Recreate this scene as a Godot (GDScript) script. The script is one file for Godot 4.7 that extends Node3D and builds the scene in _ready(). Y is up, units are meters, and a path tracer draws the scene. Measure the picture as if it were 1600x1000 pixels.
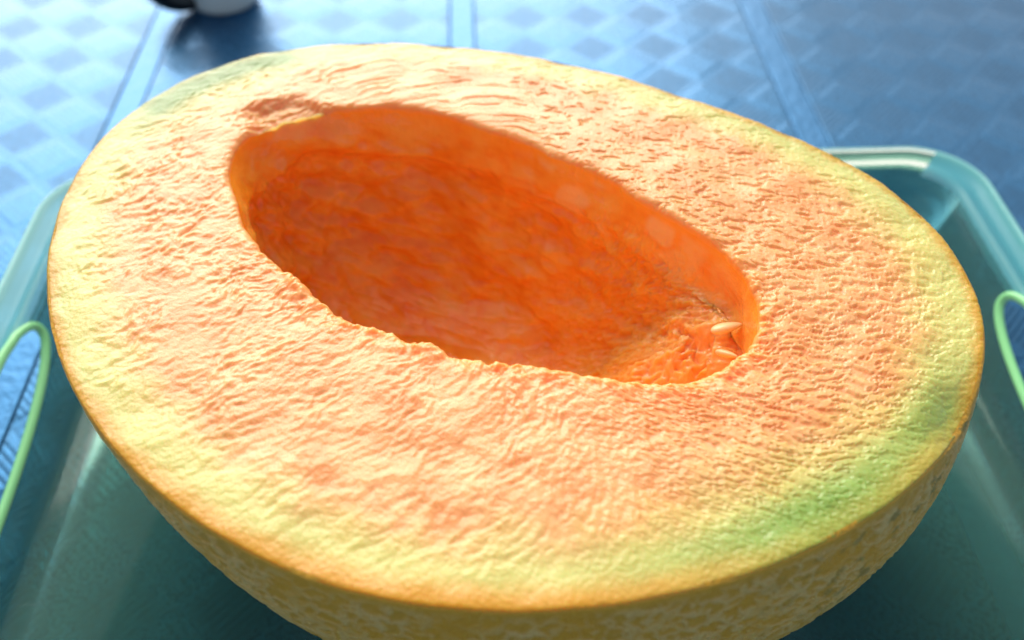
extends Node3D
# Half a cantaloupe in a translucent tray on a woven-look plastic table. Shapes are worked out in centimetres, CM turns them into metres.

const CM := 0.01
const CUT_Y := 7.9            # height of the cut face above the table
const AROUND := 1200          # columns of the melon meshes
const FACE_ROWS := 200
const CAVITY_ROWS := 130
const UNDER_ROWS := 26
const CAVITY_CENTRE := Vector2(-0.186, -0.603)
var outline := [7.8825, -0.0409, 0.0784, 0.5650, 0.8363, 0.3032, -0.0476, 0.0034, 0.0832, 0.0571, 0.0410, 0.0097, -0.0195]
var hollow := [4.0816, -0.1416, 0.0734, 0.4060, 1.2212, 0.0351, 0.0977, -0.2598, 0.2046, -0.0484, 0.0044, -0.0762, -0.0288, -0.0004, -0.0024, 0.0099, -0.0241, -0.0165, 0.0467]

# ------------------------------------------------------------------ helpers

func noise(seed_value: int, frequency: float, octaves := 1, kind := FastNoiseLite.TYPE_SIMPLEX_SMOOTH) -> FastNoiseLite:
	var n := FastNoiseLite.new()
	n.seed = seed_value
	n.noise_type = kind
	n.frequency = frequency
	n.fractal_type = FastNoiseLite.FRACTAL_FBM if octaves > 1 else FastNoiseLite.FRACTAL_NONE
	n.fractal_octaves = octaves
	return n

func cells(seed_value: int, frequency: float, what: int, warp := 0.0) -> FastNoiseLite:
	var n := noise(seed_value, frequency, 1, FastNoiseLite.TYPE_CELLULAR)
	n.cellular_return_type = what
	n.cellular_jitter = 1.0
	if warp > 0.0:
		n.domain_warp_enabled = true
		n.domain_warp_amplitude = warp
		n.domain_warp_frequency = frequency * 1.3
		n.domain_warp_fractal_type = FastNoiseLite.DOMAIN_WARP_FRACTAL_NONE
	return n

func grain(seed_value: int, frequency: float, octaves: int, size := 512) -> ImageTexture:
	var n := noise(seed_value, frequency, octaves)
	return ImageTexture.create_from_image(n.get_seamless_image(size, size))

# fine scratches and slight waviness of used plastic
func scuffs() -> ImageTexture:
	var im := noise(8, 0.006, 3).get_seamless_image(1024, 1024)
	im.convert(Image.FORMAT_RGB8)
	for y in 1024:
		for x in 1024:
			var v := 0.6 + 0.25 * im.get_pixel(x, y).r
			im.set_pixel(x, y, Color(v, v, v))
	var rng := RandomNumberGenerator.new()
	rng.seed = 3
	for k in 90:
		var at := Vector2(rng.randf(), rng.randf()) * 1024.0
		var turn := rng.randf() * TAU
		var bend := rng.randf_range(-0.004, 0.004)
		var deep := rng.randf_range(0.05, 0.3)
		for i in rng.randi_range(30, 340):
			at += Vector2(cos(turn), sin(turn))
			turn += bend
			var x := posmod(int(at.x), 1024)
			var y := posmod(int(at.y), 1024)
			var v := im.get_pixel(x, y).r - deep
			im.set_pixel(x, y, Color(v, v, v))
	return ImageTexture.create_from_image(im)

func series(a: Array, phi: float) -> float:
	var r: float = a[0]
	for k in range(1, (a.size() - 1) / 2 + 1):
		r += a[2 * k - 1] * cos(k * phi) + a[2 * k] * sin(k * phi)
	return r

func linear(r: float, g: float, b: float) -> Color:
	return Color(r, g, b).linear_to_srgb()

func plastic(colour: Color, rough: float, alpha := 1.0) -> StandardMaterial3D:
	var m := StandardMaterial3D.new()
	m.albedo_color = Color(colour, alpha)
	m.roughness = rough
	if alpha < 1.0:
		m.transparency = BaseMaterial3D.TRANSPARENCY_ALPHA
	return m

# A grid of columns x rows as one mesh; columns close round when ring is true. flip turns its front round.
func grid_mesh(p: PackedVector3Array, c: PackedColorArray, columns: int, rows: int, ring: bool, flip: bool, uv := PackedVector2Array()) -> ArrayMesh:
	var nn := PackedVector3Array()
	nn.resize(p.size())
	for j in rows:
		var up: int = maxi(j - 1, 0) * columns
		var down: int = mini(j + 1, rows - 1) * columns
		for i in columns:
			var l: int = (i + columns - 1) % columns if ring else maxi(i - 1, 0)
			var r: int = (i + 1) % columns if ring else mini(i + 1, columns - 1)
			var v := (p[j * columns + r] - p[j * columns + l]).cross(p[down + i] - p[up + i])
			nn[j * columns + i] = (-v if flip else v).normalized()
	var index := PackedInt32Array()
	var last: int = columns if ring else columns - 1
	index.resize(last * (rows - 1) * 6)
	var k := 0
	for j in rows - 1:
		for i in last:
			var a := j * columns + i
			var b := j * columns + (i + 1) % columns
			var d := a + columns
			var e := b + columns
			if flip:
				index[k] = a; index[k + 1] = b; index[k + 2] = d
				index[k + 3] = b; index[k + 4] = e; index[k + 5] = d
			else:
				index[k] = a; index[k + 1] = d; index[k + 2] = b
				index[k + 3] = b; index[k + 4] = d; index[k + 5] = e
			k += 6
	var arrays := []
	arrays.resize(Mesh.ARRAY_MAX)
	arrays[Mesh.ARRAY_VERTEX] = p
	arrays[Mesh.ARRAY_NORMAL] = nn
	if c.size():
		arrays[Mesh.ARRAY_COLOR] = c
	if uv.size():
		arrays[Mesh.ARRAY_TEX_UV] = uv
	arrays[Mesh.ARRAY_INDEX] = index
	var m := ArrayMesh.new()
	m.add_surface_from_arrays(Mesh.PRIMITIVE_TRIANGLES, arrays)
	return m

# A tube of the given radius along closed or open points.
func tube(points: PackedVector3Array, radius: float, closed: bool, sides := 12, flatten := 1.0) -> ArrayMesh:
	var p := PackedVector3Array()
	var n := points.size()
	for k in sides:
		for i in n:
			var before: Vector3 = points[(i + n - 1) % n] if closed or i > 0 else points[0]
			var after: Vector3 = points[(i + 1) % n] if closed or i < n - 1 else points[n - 1]
			var t := (after - before).normalized()
			var side := t.cross(Vector3.UP).normalized()
			var top := side.cross(t).normalized()
			var a := TAU * k / (sides - 1)
			p.append(points[i] + side * cos(a) * radius + top * sin(a) * radius * flatten)
	return grid_mesh(p, PackedColorArray(), n, sides, closed, false)

func part(called: String, mesh: Mesh, material: Material, parent: Node3D) -> MeshInstance3D:
	var o := MeshInstance3D.new()
	o.name = called
	o.mesh = mesh
	o.material_override = material
	parent.add_child(o, true)
	return o

func thing(called: String, label: String, category: String, at := Vector3.ZERO) -> Node3D:
	var o := Node3D.new()
	o.name = called
	o.position = at
	o.set_meta("label", label)
	o.set_meta("category", category)
	add_child(o, true)
	return o

# ------------------------------------------------------------------ scene

func _ready() -> void:
	set_view_and_light()
	build_table()
	build_tray()
	build_melon()
	build_cup()

func set_view_and_light() -> void:
	var cam := Camera3D.new()
	cam.name = "camera"
	var lens := CameraAttributesPhysical.new()
	lens.frustum_focal_length = 34.8
	lens.frustum_near = 0.01
	lens.frustum_far = 50.0
	lens.frustum_focus_distance = 0.165
	lens.exposure_aperture = 13.0
	cam.attributes = lens
	cam.fov = 38.05
	cam.near = 0.01
	cam.far = 50.0
	cam.position = Vector3(0, 19.6, 13.3) * CM
	cam.rotation_degrees = Vector3(-46.142, -2.49, 0)
	add_child(cam)
	cam.current = true

	var sky_look := ProceduralSkyMaterial.new()
	sky_look.sky_top_color = Color(0.32, 0.36, 0.42)
	sky_look.sky_horizon_color = Color(0.74, 0.87, 0.97)
	sky_look.sky_curve = 0.2
	sky_look.sky_energy_multiplier = 0.75
	sky_look.ground_bottom_color = Color(0.25, 0.27, 0.3)
	sky_look.ground_horizon_color = Color(0.5, 0.58, 0.66)
	sky_look.sun_angle_max = 30.0
	sky_look.sun_curve = 0.12
	var sky := Sky.new()
	sky.sky_material = sky_look
	var env := Environment.new()
	env.background_mode = Environment.BG_SKY
	env.sky = sky
	env.tonemap_mode = Environment.TONE_MAPPER_LINEAR
	env.tonemap_exposure = 3.0
	env.sdfgi_enabled = true
	env.ssao_enabled = true
	env.ssil_enabled = true
	var world := WorldEnvironment.new()
	world.name = "world"
	world.environment = env
	add_child(world)

	var sun := DirectionalLight3D.new()
	sun.name = "sun"
	sun.light_energy = 0.5
	sun.light_color = Color(1.0, 0.97, 0.92)
	sun.light_angular_distance = 50.0
	sun.shadow_enabled = true
	sun.rotation_degrees = Vector3(-33, 0, 0)
	sun.rotation_degrees.y = 180.0 + 13.0
	add_child(sun)

# ------------------------------------------------------------------ table

func build_table() -> void:
	var t := thing("patio_table", "blue grey plastic table with woven relief panels and smooth strips, under the tray", "table")
	# the woven relief: one tile of four squares, alternately ribbed one way and the other
	var size := 1024
	var bytes := PackedByteArray()
	bytes.resize(size * size)
	var finish := PackedByteArray()
	finish.resize(size * size)
	var tone := PackedByteArray()
	tone.resize(size * size)
	var worn := noise(5, 0.02, 4)
	var ribs := 9.0
	for y in size:
		for x in size:
			var u := 2.0 * x / size
			var v := 2.0 * y / size
			var iu := int(u)
			var iv := int(v)
			var fu := u - iu
			var fv := v - iv
			var low := (iu + iv) % 2 == 0
			var along := fu if low else fv
			var rib := absf(sin(PI * along * ribs))
			var edge := minf(minf(fu, 1.0 - fu), minf(fv, 1.0 - fv))
			var inside := smoothstep(0.03, 0.16, edge)
			var h := 0.62 + inside * (rib * 0.22 - 0.28) if low else 0.42 + inside * (0.28 + rib * 0.16)
			var dull := lerpf(0.29, 0.37, inside) if low else 0.29
			tone[y * size + x] = int((lerpf(1.0, 0.92, inside) if low else 1.0) * (0.96 + 0.1 * worn.get_noise_2d(x * 0.6, y * 0.6)) * 240.0)
			finish[y * size + x] = int(clampf(dull + 0.12 * worn.get_noise_2d(x, y), 0.0, 1.0) * 255.0)
			bytes[y * size + x] = int(clampf(h, 0.0, 1.0) * 255.0)
	var weave := ImageTexture.create_from_image(Image.create_from_data(size, size, false, Image.FORMAT_L8, bytes))
	var woven := plastic(linear(0.03, 0.15, 0.33), 0.36)
	woven.metallic = 0.5
	woven.heightmap_enabled = true
	woven.heightmap_texture = weave
	woven.heightmap_scale = 0.04
	var speck := grain(4, 0.02, 4)
	woven.roughness_texture = ImageTexture.create_from_image(Image.create_from_data(size, size, false, Image.FORMAT_L8, finish))
	woven.roughness = 1.0
	woven.albedo_texture = ImageTexture.create_from_image(Image.create_from_data(size, size, false, Image.FORMAT_L8, tone))
	woven.metallic_specular = 0.3
	var smooth := plastic(linear(0.03, 0.14, 0.31), 0.36)
	smooth.metallic = 0.5
	smooth.metallic_specular = 0.3
	smooth.heightmap_enabled = true
	smooth.heightmap_texture = speck
	smooth.heightmap_scale = 0.02
	smooth.uv1_triplanar = true
	smooth.uv1_scale = Vector3.ONE * 20.0
	var dark := plastic(linear(0.02, 0.045, 0.09), 0.6)
	var z0 := -62.0
	var z1 := 24.0
	var square := 2.65 / sqrt(2.0)
	for k in range(-4, 5):
		var a := 12.6 * k - 1.13 + 0.1       # strip
		part("smooth_strip", slab(a, a + 1.0, z0, z1, 0.0, 0.05, square), smooth, t)
		var b := a + 1.0 + 0.02                # panel up to the next strip
		part("woven_panel", slab(b, a + 12.6 - 0.02, z0, z1, 0.012, 0.07, square), woven, t)
	var base := BoxMesh.new()
	base.size = Vector3(9 * 12.6, 2.0, z1 - z0) * CM
	part("under_frame", base, dark, t).position = Vector3(5.3, -1.32, (z0 + z1) / 2.0) * CM

# A flat slab with rounded long edges; its uv follows the weave, turned by 45 degrees.
func slab(x0: float, x1: float, z0: float, z1: float, top: float, round_r: float, square: float) -> ArrayMesh:
	var prof := [[x0, top - 0.36]]
	for k in 7:
		var a := PI / 2 * k / 6.0
		prof.append([x0 + round_r * (1.0 - cos(a)), top - round_r * (1.0 - sin(a))])
	for k in range(6, -1, -1):
		var a := PI / 2 * k / 6.0
		prof.append([x1 - round_r * (1.0 - cos(a)), top - round_r * (1.0 - sin(a))])
	prof.append([x1, top - 0.36])
	var p := PackedVector3Array()
	var uv := PackedVector2Array()
	for j in 2:
		var z := z0 if j == 0 else z1
		for q in prof:
			p.append(Vector3(q[0], q[1], z) * CM)
			var x: float = q[0] - 15.35
			var w := z + 20.7
			uv.append(Vector2((x + w) / sqrt(2.0) / square + 0.5, (x - w) / sqrt(2.0) / square + 0.5) * 0.5)
	return grid_mesh(p, PackedColorArray(), prof.size(), 2, false, true, uv)

# ------------------------------------------------------------------ tray

const TRAY_MID := Vector2(1.2, 2.9)
const TRAY_HALF := Vector2(11.45, 10.5)
var tray_curve: Curve3D

# place on the tray's wall: w runs from the floor's edge (0) over wall and crest to the lip (1)
func tray_profile(w: float) -> Vector2:
	var v := tray_curve.sample_baked(w * tray_curve.get_baked_length(), true)
	return Vector2(v.x, v.y)

func tray_side(w: float, z_share: float, s: float, out := 0.0) -> Vector3:
	var q := tray_profile(w)
	var e := tray_profile(minf(w + 0.01, 1.0)) - tray_profile(maxf(w - 0.01, 0.0))
	e = e.normalized()
	var rc := 0.8 + 0.45 * q.x
	var x := TRAY_HALF.x + q.x + e.y * out
	var z := (TRAY_HALF.y + q.x - rc) * z_share
	return Vector3(TRAY_MID.x + s * x, q.y - e.x * out, TRAY_MID.y + z) * CM

func build_tray() -> void:
	tray_curve = Curve3D.new()
	tray_curve.bake_interval = 0.02
	for v in [[0, 0.35], [0.32, 0.356], [0.46, 0.41], [0.55, 0.54], [0.62, 0.75], [1.3, 1.95], [1.5, 2.26], [1.6, 2.4], [1.72, 2.44], [1.84, 2.38], [1.95, 2.28], [2.1, 2.27], [2.4, 2.36], [2.55, 2.37], [2.63, 2.3], [2.66, 2.1]]:
		tray_curve.add_point(Vector3(v[0], v[1], 0))
	var t := thing("plastic_tray", "shallow translucent teal plastic tray with slot handles under the melon", "tray")
	var teal := plastic(linear(0.24, 0.52, 0.43), 0.07, 0.1)
	teal.refraction_enabled = true
	teal.refraction_scale = 0.02
	teal.metallic_specular = 0.24
	teal.resource_name = "translucent_plastic"
	teal.heightmap_enabled = true
	teal.heightmap_texture = scuffs()
	teal.heightmap_scale = 0.006
	teal.uv1_triplanar = true
	teal.uv1_scale = Vector3.ONE * 8.0
	var rim_look := plastic(linear(0.3, 0.85, 0.36), 0.25)  # bright green albedo stands in for light piped to the plastic edge
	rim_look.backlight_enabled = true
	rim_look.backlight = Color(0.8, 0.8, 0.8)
	var lip_look := plastic(linear(0.22, 0.62, 0.62), 0.2)
	lip_look.backlight_enabled = true
	lip_look.backlight = Color(0.8, 0.8, 0.8)
	var flange_sheen := plastic(linear(0.07, 0.47, 0.52), 0.28, 0.58)  # same tray plastic, coloured brighter to stand for light caught on the flange
	flange_sheen.backlight_enabled = true
	flange_sheen.backlight = Color(0.9, 0.9, 0.9)
	var rows := 44
	var crest := 28                     # the row of the profile where the wall turns into the flange with its painted sheen
	var thick := 0.14
	# floor
	for layer in 2:
		var drop := thick * layer
		var ring := corner_ring(0.0, drop, 40, true)
		var p := PackedVector3Array()
		for j in 2:
			for v in ring:
				p.append(v if j == 0 else Vector3(TRAY_MID.x, 0.35 - drop, TRAY_MID.y) * CM)
		part("tray_floor" if layer == 0 else "tray_floor_underside", grid_mesh(p, PackedColorArray(), ring.size(), 2, true, false), teal, t)
	# front and rear walls with their corners
	for s in [-1.0, 1.0]:
		for layer in 2:
			var p := PackedVector3Array()
			var n := 0
			for j in rows + 1:
				var row := end_row(j / float(rows), s, thick * layer)
				n = row.size()
				p.append_array(row)
			part("end_wall" if layer == 0 else "end_wall_outside", grid_mesh(p.slice(0, (crest + 1) * n), PackedColorArray(), n, crest + 1, false, s > 0), teal, t)
			for piece in [[0, 16, flange_sheen], [16, 33, teal], [33, 49, flange_sheen]]:
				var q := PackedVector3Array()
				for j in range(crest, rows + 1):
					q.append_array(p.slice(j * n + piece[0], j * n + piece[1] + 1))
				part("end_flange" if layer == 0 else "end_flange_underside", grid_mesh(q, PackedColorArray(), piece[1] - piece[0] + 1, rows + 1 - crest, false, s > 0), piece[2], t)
	# side walls with a slot for the hand
	var a_half := 0.62
	for s in [-1.0, 1.0]:
		for layer in 2:
			var p := PackedVector3Array()
			var n := 240
			for j in 41:
				for i in n:
					var ang := TAU * i / n
					var inner := slot_edge(ang)
					var d := Vector2(cos(ang), sin(ang))
					var outer := inner
					# on along the ray to the border of the patch
					var mid := Vector2(0.0, SLOT_MID)
					var reach := 1e9
					if absf(d.x) > 1e-5:
						reach = minf(reach, 1.0 / absf(d.x))
					if d.y > 1e-5:
						reach = minf(reach, (1.0 - SLOT_MID) / (d.y * 0.5))
					elif d.y < -1e-5:
						reach = minf(reach, SLOT_MID / (-d.y * 0.5))
					outer = mid + Vector2(d.x, d.y * 0.5) * reach
					var q := inner.lerp(outer, j / 40.0)
					p.append(tray_side(q.y, q.x, s, thick * layer))
			var whole := grid_mesh(p, PackedColorArray(), n, 41, true, s > 0)
			var beyond := TRAY_HALF.x + tray_profile(crest / float(rows)).x
			part("side_wall" if layer == 0 else "side_wall_outside", side_piece(whole, beyond, false), teal, t)
			part("side_flange" if layer == 0 else "side_flange_underside", side_piece(whole, beyond, true), flange_sheen, t)
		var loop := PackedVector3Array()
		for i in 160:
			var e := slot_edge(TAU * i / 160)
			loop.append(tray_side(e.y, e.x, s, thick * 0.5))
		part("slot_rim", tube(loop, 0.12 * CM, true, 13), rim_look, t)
	# rolled lip
	part("rolled_lip", tube(corner_ring(0.955, 0.06, 24, true), 0.13 * CM, true, 11), lip_look, t)

# the triangles of a side on this or that side of the crest
func side_piece(m: ArrayMesh, beyond: float, outer: bool) -> ArrayMesh:
	var a := m.surface_get_arrays(0)
	var v: PackedVector3Array = a[Mesh.ARRAY_VERTEX]
	var index: PackedInt32Array = a[Mesh.ARRAY_INDEX]
	var kept := PackedInt32Array()
	for k in range(0, index.size(), 3):
		var x := (absf(v[index[k]].x / CM - TRAY_MID.x) + absf(v[index[k + 1]].x / CM - TRAY_MID.x) + absf(v[index[k + 2]].x / CM - TRAY_MID.x)) / 3.0
		if (x > beyond) == outer:
			kept.append_array(index.slice(k, k + 3))
	a[Mesh.ARRAY_INDEX] = kept
	var out := ArrayMesh.new()
	out.add_surface_from_arrays(Mesh.PRIMITIVE_TRIANGLES, a)
	return out

const SLOT_MID := 0.55
func slot_edge(ang: float) -> Vector2:
	var c := cos(ang)
	var d := sin(ang)
	var power := 2.0 / 2.3
	# the ray through this angle meets the slot's edge here; ang is an angle of the stretched patch
	var k := pow(pow(absf(c) / 0.65, 2.3) + pow(absf(d) * 0.5 / 0.22, 2.3), -1.0 / 2.3)
	return Vector2(c * k, SLOT_MID + d * 0.5 * k)

func corner_ring(w: float, drop: float, steps: int, _all: bool) -> PackedVector3Array:
	var q := tray_profile(w)
	var rc := 0.8 + 0.45 * q.x
	var hx := TRAY_HALF.x + q.x - rc
	var hz := TRAY_HALF.y + q.x - rc
	var out := PackedVector3Array()
	for c in 4:
		var sx := 1.0 if c in [0, 3] else -1.0
		var sz := 1.0 if c in [0, 1] else -1.0
		for k in steps + 1:
			var a := PI / 2 * (c + k / float(steps))
			out.append(Vector3(TRAY_MID.x + sx * hx + rc * cos(a), q.y - drop, TRAY_MID.y + sz * hz + rc * sin(a)) * CM)
	return out

func end_row(w: float, s: float, out: float) -> PackedVector3Array:
	var q := tray_profile(w)
	var e := (tray_profile(minf(w + 0.01, 1.0)) - tray_profile(maxf(w - 0.01, 0.0))).normalized()
	var rc := 0.8 + 0.45 * q.x
	var hx := TRAY_HALF.x + q.x - rc
	var hz := TRAY_HALF.y + q.x - rc
	var row := PackedVector3Array()
	var rr := rc + e.y * out
	for c in 2:
		for k in 25:
			var a := PI / 2 * (c + k / 24.0)
			row.append(Vector3(TRAY_MID.x + (hx if c == 0 else -hx) + rr * cos(a), q.y - e.x * out, TRAY_MID.y + s * (hz + rr * sin(a))) * CM)
	return row

# ------------------------------------------------------------------ melon

var n_low: FastNoiseLite
var n_rip: FastNoiseLite
var n_rip2: FastNoiseLite
var n_fine: FastNoiseLite
var n_crumb: FastNoiseLite
var n_pit: FastNoiseLite
var n_blot: FastNoiseLite
var n_band: FastNoiseLite
var n_wall: FastNoiseLite
var n_wall2: FastNoiseLite
var n_scar: FastNoiseLite
var n_net: FastNoiseLite
var n_rim: FastNoiseLite

func hollow_radius(phi: float) -> float:
	var near := 0.5 + 0.5 * sin(phi)         # 1 on the viewer's side
	var c := Vector2(cos(phi), sin(phi)) * 4.0
	return series(hollow, phi) + (0.05 + 0.05 * near) * n_rim.get_noise_2d(c.x * 1.7, c.y * 1.7) + 0.05 * near * n_rim.get_noise_2d(c.x * 4.0, c.y * 4.0 + 40.0)

func bump(phi: float, at_degrees: float, width: float) -> float:
	var d := wrapf(phi - deg_to_rad(at_degrees), -PI, PI) / deg_to_rad(width)
	return exp(-d * d)

func build_melon() -> void:
	n_low = noise(11, 0.55, 2)
	n_rip = noise(12, 1.0, 4)
	n_rip.fractal_gain = 0.55
	n_rip2 = noise(13, 1.0, 3)
	n_crumb = cells(23, 1.0, FastNoiseLite.RETURN_DISTANCE, 0.3)
	n_fine = noise(14, 9.0, 2)
	n_pit = noise(15, 1.0, 4)
	n_blot = noise(16, 0.8, 3)
	n_band = noise(17, 0.9, 2)
	n_wall = noise(18, 0.9, 3)
	n_wall2 = noise(19, 3.0, 2)
	n_scar = cells(20, 1.1, FastNoiseLite.RETURN_DISTANCE, 0.4)
	n_net = cells(21, 2.9, FastNoiseLite.RETURN_DISTANCE2_SUB, 0.35)
	n_rim = noise(22, 0.7, 4)

	var t := thing("melon_half", "halved netted melon with orange flesh and hollowed seed cavity, cut face up", "melon", Vector3(0, CUT_Y, 0) * CM)
	var p := PackedVector3Array()
	var c := PackedColorArray()
	var rows := CAVITY_ROWS + FACE_ROWS + UNDER_ROWS
	p.resize(AROUND * rows)
	c.resize(AROUND * rows)
	for i in AROUND:
		var phi := TAU * i / AROUND
		var dir := Vector2(cos(phi), sin(phi))
		var hr := hollow_radius(phi)
		var rim := CAVITY_CENTRE + dir * hr
		var skin := dir * (series(outline, phi) - 0.012 + 0.008 * n_rim.get_noise_2d(dir.x * 9.0, dir.y * 9.0))
		var width := rim.distance_to(skin)
		var far_side := smoothstep(0.2, -0.5, sin(phi))
		for j in CAVITY_ROWS:
			var k := j * AROUND + i
			p[k] = cavity_point(phi, dir, hr, 1.0 - j / float(CAVITY_ROWS), far_side)
			c[k] = cavity_colour(p[k], phi, 1.0 - j / float(CAVITY_ROWS))
			p[k] *= CM
		for j in FACE_ROWS:
			var s := j / float(FACE_ROWS - 1)
			var k := (CAVITY_ROWS + j) * AROUND + i
			var xz := rim.lerp(skin, s)
			face(k, xz, s * width, (1.0 - s) * width, phi, p, c)
		var edge_y := p[(CAVITY_ROWS + FACE_ROWS - 1) * AROUND + i].y / CM
		for j in UNDER_ROWS:
			var k := (CAVITY_ROWS + FACE_ROWS + j) * AROUND + i
			var d := (j + 1) / float(UNDER_ROWS)
			p[k] = body_point(phi, d, -0.06, edge_y) * CM
			c[k] = Color(0.62, 0.45, 0.09)
	var flesh := StandardMaterial3D.new()
	flesh.vertex_color_use_as_albedo = true
	flesh.roughness = 0.4
	flesh.metallic_specular = 0.33
	flesh.subsurf_scatter_enabled = true
	flesh.subsurf_scatter_strength = 0.5
	flesh.clearcoat_enabled = true
	flesh.clearcoat = 0.35
	flesh.clearcoat_roughness = 0.2
	flesh.heightmap_enabled = true
	flesh.heightmap_texture = grain(31, 0.03, 4)
	flesh.heightmap_scale = 0.012
	flesh.uv1_triplanar = true
	flesh.uv1_scale = Vector3.ONE * 55.0
	var wet: StandardMaterial3D = flesh.duplicate()
	wet.roughness = 0.18
	wet.clearcoat_enabled = false
	wet.metallic_specular = 0.48
	var o := part("flesh", grid_mesh(p, c, AROUND, rows, true, true), null, t)
	o.mesh = in_two(o.mesh, (CAVITY_ROWS - 1) * AROUND * 6)
	o.mesh.surface_set_material(0, wet)
	o.mesh.surface_set_material(1, flesh)
	build_rind(t)
	build_seeds(t)

# the same mesh with its triangles shared out over two surfaces, the second from this index on
func in_two(m: ArrayMesh, first: int) -> ArrayMesh:
	var out := ArrayMesh.new()
	var whole := m.surface_get_arrays(0)
	var index: PackedInt32Array = whole[Mesh.ARRAY_INDEX]
	for k in 2:
		var some := index.slice(0, first) if k == 0 else index.slice(first)
		var low := 0 if k == 0 else (CAVITY_ROWS - 1) * AROUND
		var high: int = CAVITY_ROWS * AROUND if k == 0 else whole[Mesh.ARRAY_VERTEX].size()
		for i in some.size():
			some[i] -= low
		var arrays := []
		arrays.resize(Mesh.ARRAY_MAX)
		for kind in [Mesh.ARRAY_VERTEX, Mesh.ARRAY_NORMAL, Mesh.ARRAY_COLOR]:
			arrays[kind] = whole[kind].slice(low, high)
		arrays[Mesh.ARRAY_INDEX] = some
		out.add_surface_from_arrays(Mesh.PRIMITIVE_TRIANGLES, arrays)
	return out

func body_scale(d: float) -> float:
	return sqrt(maxf(0.0, 1.0 - pow(d, 2.4)))

# a point of the melon's outside: d runs from the cut (0) to the bottom (1)
func body_point(phi: float, d: float, inset: float, edge_y: float) -> Vector3:
	var dd := 1.0 - pow(1.0 - d, 1.25)
	var depth := dd * (7.5 + inset)
	var s := body_scale(dd)
	var r := (series(outline, phi) + inset) * s
	return Vector3(r * cos(phi) + depth * 0.15, minf(edge_y, 0.0) * (1.0 - dd) * (1.0 - dd) - depth, r * sin(phi) + depth * 0.10)

func cavity_point(phi: float, dir: Vector2, hr: float, u: float, far_side: float) -> Vector3:
	# u: 0 at the rim, 1 at the bottom
	var a := u * PI / 2
	var r := pow(maxf(cos(a), 0.0), 0.62)
	var y := -4.7 * pow(sin(a), 0.82)
	# the sloping upper band of the far wall and the lip below it
	var bend := -1.15 + 0.8 * n_low.get_noise_2d(phi * 2.0, 5.0)
	var lip := smoothstep(0.0, bend, y) * (1.0 - smoothstep(bend, bend - 0.45, y))
	r -= far_side * (0.05 * lip - 0.03 * smoothstep(-1.2, -1.6, y) * (1.0 - smoothstep(-1.7, -3.0, y)))
	var xz := CAVITY_CENTRE + dir * hr * r
	var v := Vector3(xz.x, y, xz.y)
	var free := smoothstep(0.0, 0.18, u) * (1.0 - 0.6 * smoothstep(0.85, 1.0, u))
	var q := Vector3((v.x * 0.89 + v.z * 0.45) * 0.5, v.y * 1.3, (v.z * 0.89 - v.x * 0.45) * 1.2)
	var d := 0.3 * n_wall.get_noise_3dv(q) + 0.035 * n_wall2.get_noise_3dv(q)
	# a torn, stringy mass towards the right end
	var mass := exp(-((v.x - 3.2) * (v.x - 3.2) + (v.z + 0.3) * (v.z + 0.3)) / 3.2)
	d += mass * 0.13 * (1.0 - 2.0 * absf(n_wall2.get_noise_3d(v.x * 2.0, v.y * 1.2, v.z * 2.0)))
	xz -= dir * d * free * (0.35 + 0.65 * r)
	xz -= dir * smoothstep(0.0, 0.045, u) * (hr - series(hollow, phi)) * 0.97
	# stringy seed pulp left at the right end
	var heap := exp(-((v.x - 3.7) * (v.x - 3.7) / 1.8 + (v.z - 1.2) * (v.z - 1.2) / 1.5))
	y += heap * smoothstep(0.1, 0.3, u) * (1.8 + 0.25 * n_wall2.get_noise_3d(v.x * 0.5, 3.0, v.z * 0.5) + 0.12 * (0.5 - absf(n_wall2.get_noise_3d(v.x * 1.2, 8.0, v.z * 1.2)) * 2.0))
	var ridge := 0.05 * (1.0 - smoothstep(0.0, 0.05, u)) * n_rim.get_noise_2d(v.x * 3.0, v.z * 3.0)
	return Vector3(xz.x, y + d * free * 0.6 * (1.0 - r) + ridge - 0.05 * (1.0 - smoothstep(0.0, 0.04, u)), xz.y)

func cavity_colour(v: Vector3, phi: float, u: float) -> Color:
	var b := n_blot.get_noise_3d(v.x, v.y * 1.5, v.z)
	var f := n_wall2.get_noise_3d(v.x * 0.8, v.y * 2.0, v.z * 0.8)
	var col := Color(0.92, 0.31, 0.02).lerp(Color(0.94, 0.43, 0.07), clampf(0.45 + b * 0.9, 0.0, 1.0))
	col = col.lerp(Color(0.8, 0.17, 0.012), clampf(0.05 - f * 0.5 - b * 0.3, 0.0, 0.6))
	var heap := exp(-((v.x - 3.7) * (v.x - 3.7) / 1.8 + (v.z - 1.2) * (v.z - 1.2) / 1.5))
	col = col.lerp(Color(0.86, 0.38, 0.14), heap * (0.6 + 0.5 * f))
	# paler patches where seeds sat, on the upper band to the right
	var scar := smoothstep(-0.42, -0.6, n_scar.get_noise_3dv(v))
	var where := smoothstep(0.4, 2.2, v.x) * smoothstep(-0.2, -0.4, v.y) * smoothstep(-1.45, -1.25, v.y) * smoothstep(0.4, -0.2, sin(phi))
	col = col.lerp(Color(0.92, 0.36, 0.03), 0.8 * smoothstep(-0.7, 0.0, v.y))
	col = col.lerp(Color(0.9, 0.58, 0.23), scar * where * 0.7)
	col = col.lerp(Color(0.35, 0.12, 0.02), where * smoothstep(-0.9, -0.96, n_scar.get_noise_3d(v.x, v.y * 1.0, v.z)))
	return col

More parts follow.
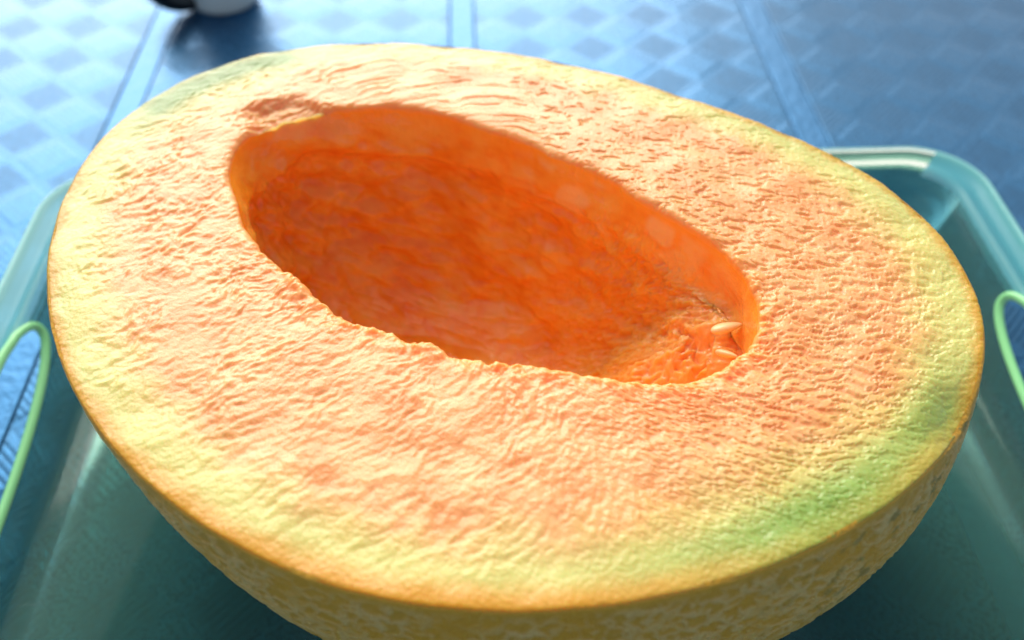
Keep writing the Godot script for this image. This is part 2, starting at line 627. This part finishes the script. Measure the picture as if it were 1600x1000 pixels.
func face(k: int, xz: Vector2, d_in: float, d_out: float, phi: float, p: PackedVector3Array, c: PackedColorArray) -> void:
	var x := xz.x
	var z := xz.y
	var right := smoothstep(-1.5, 3.5, x - z * 0.35)          # smoother, pitted side
	var front := smoothstep(2.0, 5.0, z - 0.25 * absf(x + 1.0))
	var ang := deg_to_rad(lerpf(36.0, -8.0, right))
	var ca := cos(ang)
	var sa := sin(ang)
	var w1 := n_low.get_noise_2d(x * 1.6, z * 1.6) * 0.14
	var along := x * ca - z * sa + w1
	var across := x * sa + z * ca + w1
	var low := n_low.get_noise_2d(x, z)
	var rip := n_rip.get_noise_2d(along * 1.15, across * 3.1)
	var rip2 := n_rip2.get_noise_2d(along * 3.0, across * 5.4)
	var crumb := -n_crumb.get_noise_2d(along * 3.6, across * 6.5) - 0.5
	var fine := n_fine.get_noise_2d(x, z)
	var h := 0.04 * low
	var firm := smoothstep(0.05, 1.3, d_out)            # the pale rind layer cuts smooth
	var rough_part := (1.0 - right) * (1.0 - 0.55 * front) * lerpf(0.3, 1.0, firm) * clampf(0.85 + 1.1 * n_blot.get_noise_2d(x * 0.7 + 33.0, z * 0.7), 0.3, 1.4)
	h += rough_part * (0.024 * rip + 0.02 * crumb + 0.026 * rip2)
	h += front * firm * (0.022 * n_rip.get_noise_2d(x * 1.1 + 20.0, z * 1.1) + 0.012 * crumb)
	h += 0.004 * fine
	# pits and torn dashes of the smoother side
	var pit := n_pit.get_noise_2d(along * 1.4, across * 4.6)
	var pit2 := n_pit.get_noise_2d(along * 3.0 + 30.0, across * 8.0)
	var level := lerpf(0.36, 0.17, smoothstep(-3.5, 4.5, z + 0.2 * x))
	var sunk := clampf(smoothstep(level, level + 0.13, pit + 0.3 * pit2) + 0.8 * smoothstep(level, level + 0.12, pit2), 0.0, 1.0) * right
	sunk *= lerpf(0.3, 1.0, firm)
	h -= 0.034 * sunk
	h += right * (0.004 * rip2 + 0.012 * n_rip.get_noise_2d(along * 0.8 + 70.0, across * 1.6))
	# torn, slightly raised crumbs along the hollow
	var near := smoothstep(-0.3, 0.5, sin(phi))
	h += exp(-d_in * d_in / 0.12) * near * (0.03 + 0.12 * n_rim.get_noise_2d(x * 2.4, z * 2.4))
	h -= 0.09 * exp(-d_in / 0.07)
	h -= 0.02 * exp(-d_out / 0.03)
	# sunken shelf at the far left end of the hollow, chipped end at the right
	var torn := Vector2((x + 4.25) * 0.8 + (z + 4.5) * 0.5, (z + 4.5) - (x + 4.25) * 0.3).length() + 0.28 * n_rim.get_noise_2d(x * 2.0, z * 2.0)
	h -= 0.18 * smoothstep(0.95, 0.4, torn)
	var chip := bump(phi, 31.0, 6.5)
	h -= chip * 0.22 * smoothstep(0.75, 0.0, d_out)
	# thickness of the pale green layer under the skin
	var green := clampf(0.95 * bump(phi, 52.0, 19.0) + 2.2 * bump(phi, -135.0, 13.0) + chip * 0.4, 0.0, 1.0)
	var far_side := smoothstep(0.0, -0.9, sin(phi))
	var wide := 1.2 + 0.3 * n_band.get_noise_2d(x, z) + 0.12 * rip + 0.45 * bump(phi, 54.0, 18.0) + 0.15 * bump(phi, 0.0, 25.0) + 0.6 * bump(phi, -136.0, 14.0) - 0.35 * far_side
	var b := n_blot.get_noise_2d(x, z)
	var col := Color(0.75, 0.305, 0.10).lerp(Color(0.82, 0.42, 0.175), clampf(0.5 + b * 1.1, 0.0, 1.0))
	col = col.lerp(Color(0.80, 0.30, 0.06), 0.7 * exp(-d_in / 0.35))
	col = col.lerp(Color(0.83, 0.46, 0.22), clampf(rip2 * 0.5 * rough_part, 0.0, 0.3))
	var pale := Color(0.62, 0.55, 0.17)
	pale = pale.lerp(Color(0.58, 0.42, 0.08), clampf(n_band.get_noise_2d(x * 0.7 + 9.0, z * 0.7) * 0.6, 0.0, 0.35))
	col = col.lerp(pale, smoothstep(wide * 1.3, wide * 0.4, d_out))
	col = col.lerp(Color(0.20, 0.35, 0.06).lerp(Color(0.09, 0.21, 0.015), bump(phi, -135.0, 25.0)), green * (1.0 - smoothstep(0.5, 1.1 + 0.15 * n_band.get_noise_2d(x, z), d_out)))
	var gold_w := 0.2 + 0.08 * n_band.get_noise_2d(x * 1.3 + 50.0, z * 1.3) + 0.14 * smoothstep(0.3, 1.0, sin(phi))
	col = col.lerp(Color(0.72, 0.27, 0.005), smoothstep(gold_w * 1.6, gold_w * 0.2, d_out) * (0.92 - 0.75 * green))
	c[k] = col
	p[k] = Vector3(x, h, z) * CM

func build_rind(t: Node3D) -> void:
	var rows := 190
	var p := PackedVector3Array()
	var c := PackedColorArray()
	p.resize(AROUND * rows)
	c.resize(AROUND * rows)
	for i in AROUND:
		var phi := TAU * i / AROUND
		var dir := Vector3(cos(phi), 0, sin(phi))
		var chip := bump(phi, 31.0, 6.5) * 0.22
		for j in rows:
			var s := j / float(rows - 1)
			var d := s * 0.32 if s < 0.8 else 0.256 + (s - 0.8) * 3.72
			var v := body_point(phi, d, 0.0, -0.025 - chip)
			var net := n_net.get_noise_3dv(v) + 1.0
			var line := 1.0 - smoothstep(0.06, 0.2, net)
			var wild := n_blot.get_noise_3dv(v)
			line *= smoothstep(0.05, 0.3, -v.y) * clampf(0.9 + wild, 0.0, 1.0)
			var out := 0.028 * line + 0.008 * n_wall2.get_noise_3dv(v)
			if j == 0:
				out = -0.06
			elif j == 1:
				out = -0.015
			var k := j * AROUND + i
			p[k] = (v + Vector3(dir.x, -0.25, dir.z) * out) * CM
			var col := Color(0.66, 0.32, 0.025).lerp(Color(0.58, 0.31, 0.04), clampf(0.5 + wild, 0.0, 1.0))
			col = col.lerp(Color(0.70, 0.46, 0.17), line * 0.85)
			var stain := smoothstep(0.25, 0.5, n_band.get_noise_3d(v.x * 2.0, v.y * 2.0, v.z * 2.0)) * bump(phi, 40.0, 18.0)
			col = col.lerp(Color(0.2, 0.17, 0.05), stain * 0.7)
			col = col.lerp(Color(0.72, 0.36, 0.025), 1.0 - smoothstep(0.02, 0.2 + 0.1 * wild, -v.y - chip))
			c[k] = col
	var rind := StandardMaterial3D.new()
	rind.vertex_color_use_as_albedo = true
	rind.roughness = 0.55
	rind.heightmap_enabled = true
	rind.heightmap_texture = grain(33, 0.03, 4)
	rind.heightmap_scale = 0.03
	rind.uv1_triplanar = true
	rind.uv1_scale = Vector3.ONE * 60.0
	part("rind", grid_mesh(p, c, AROUND, rows, true, true), rind, t)

func build_seeds(t: Node3D) -> void:
	var seed_look := StandardMaterial3D.new()
	seed_look.albedo_color = linear(0.84, 0.6, 0.3)
	seed_look.roughness = 0.3
	seed_look.subsurf_scatter_enabled = true
	seed_look.subsurf_scatter_strength = 0.15
	var q := PackedVector3Array()
	for j in 24:
		var b := -PI / 2 + PI * j / 23.0
		for i in 24:
			var a := TAU * i / 24
			var taper := 1.0 - 0.25 * sin(b)
			q.append(Vector3(cos(a) * cos(b) * 0.21 * taper, sin(b) * 0.46, sin(a) * cos(b) * 0.14 * taper) * CM)
	var shape := grid_mesh(q, PackedColorArray(), 24, 24, true, true)
	for s in [[4.55, -0.98, 1.5, 62.0, 20.0, -78.0, 0.66], [4.5, -1.22, 1.95, 40.0, -25.0, -65.0, 0.5]]:
		var o := part("seed", shape, seed_look, t)
		o.position = Vector3(s[0], s[1], s[2]) * CM
		o.rotation_degrees = Vector3(s[3], s[4], s[5])
		o.scale = Vector3.ONE * s[6]

# ------------------------------------------------------------------ cup

func lathe(profile: Array, sides: int) -> ArrayMesh:
	var p := PackedVector3Array()
	for q in profile:
		for i in sides:
			var a := TAU * i / sides
			p.append(Vector3(cos(a) * q[0], q[1], sin(a) * q[0]) * CM)
	return grid_mesh(p, PackedColorArray(), sides, profile.size(), true, false)

func build_cup() -> void:
	var t := thing("small_cup", "small white cup with black handle standing at the far left of the table", "cup", Vector3(-10.85, 0.03, -25.4) * CM)
	var white := plastic(linear(0.7, 0.72, 0.7), 0.25)
	var black := plastic(linear(0.012, 0.012, 0.013), 0.35)
	part("body", lathe([[0.0, 0.12], [1.1, 0.1], [1.2, 0.0], [1.3, 0.0], [1.42, 0.1], [1.5, 0.35], [1.56, 1.0], [1.62, 3.0], [1.72, 8.8], [1.66, 8.85], [1.6, 8.8], [1.5, 3.0], [1.4, 1.2], [0.0, 0.7]], 72), white, t)
	var loop := PackedVector3Array()
	for i in 40:
		var a := PI * (0.5 + i / 39.0)
		loop.append((Vector3(-0.95, 1.5, 0.55) + Vector3(-0.75, 0, 0.66) * -cos(a) * 1.7 + Vector3(0, sin(a) * 1.0, 0)) * CM)
	part("handle", tube(loop, 0.5 * CM, false, 16), black, t)
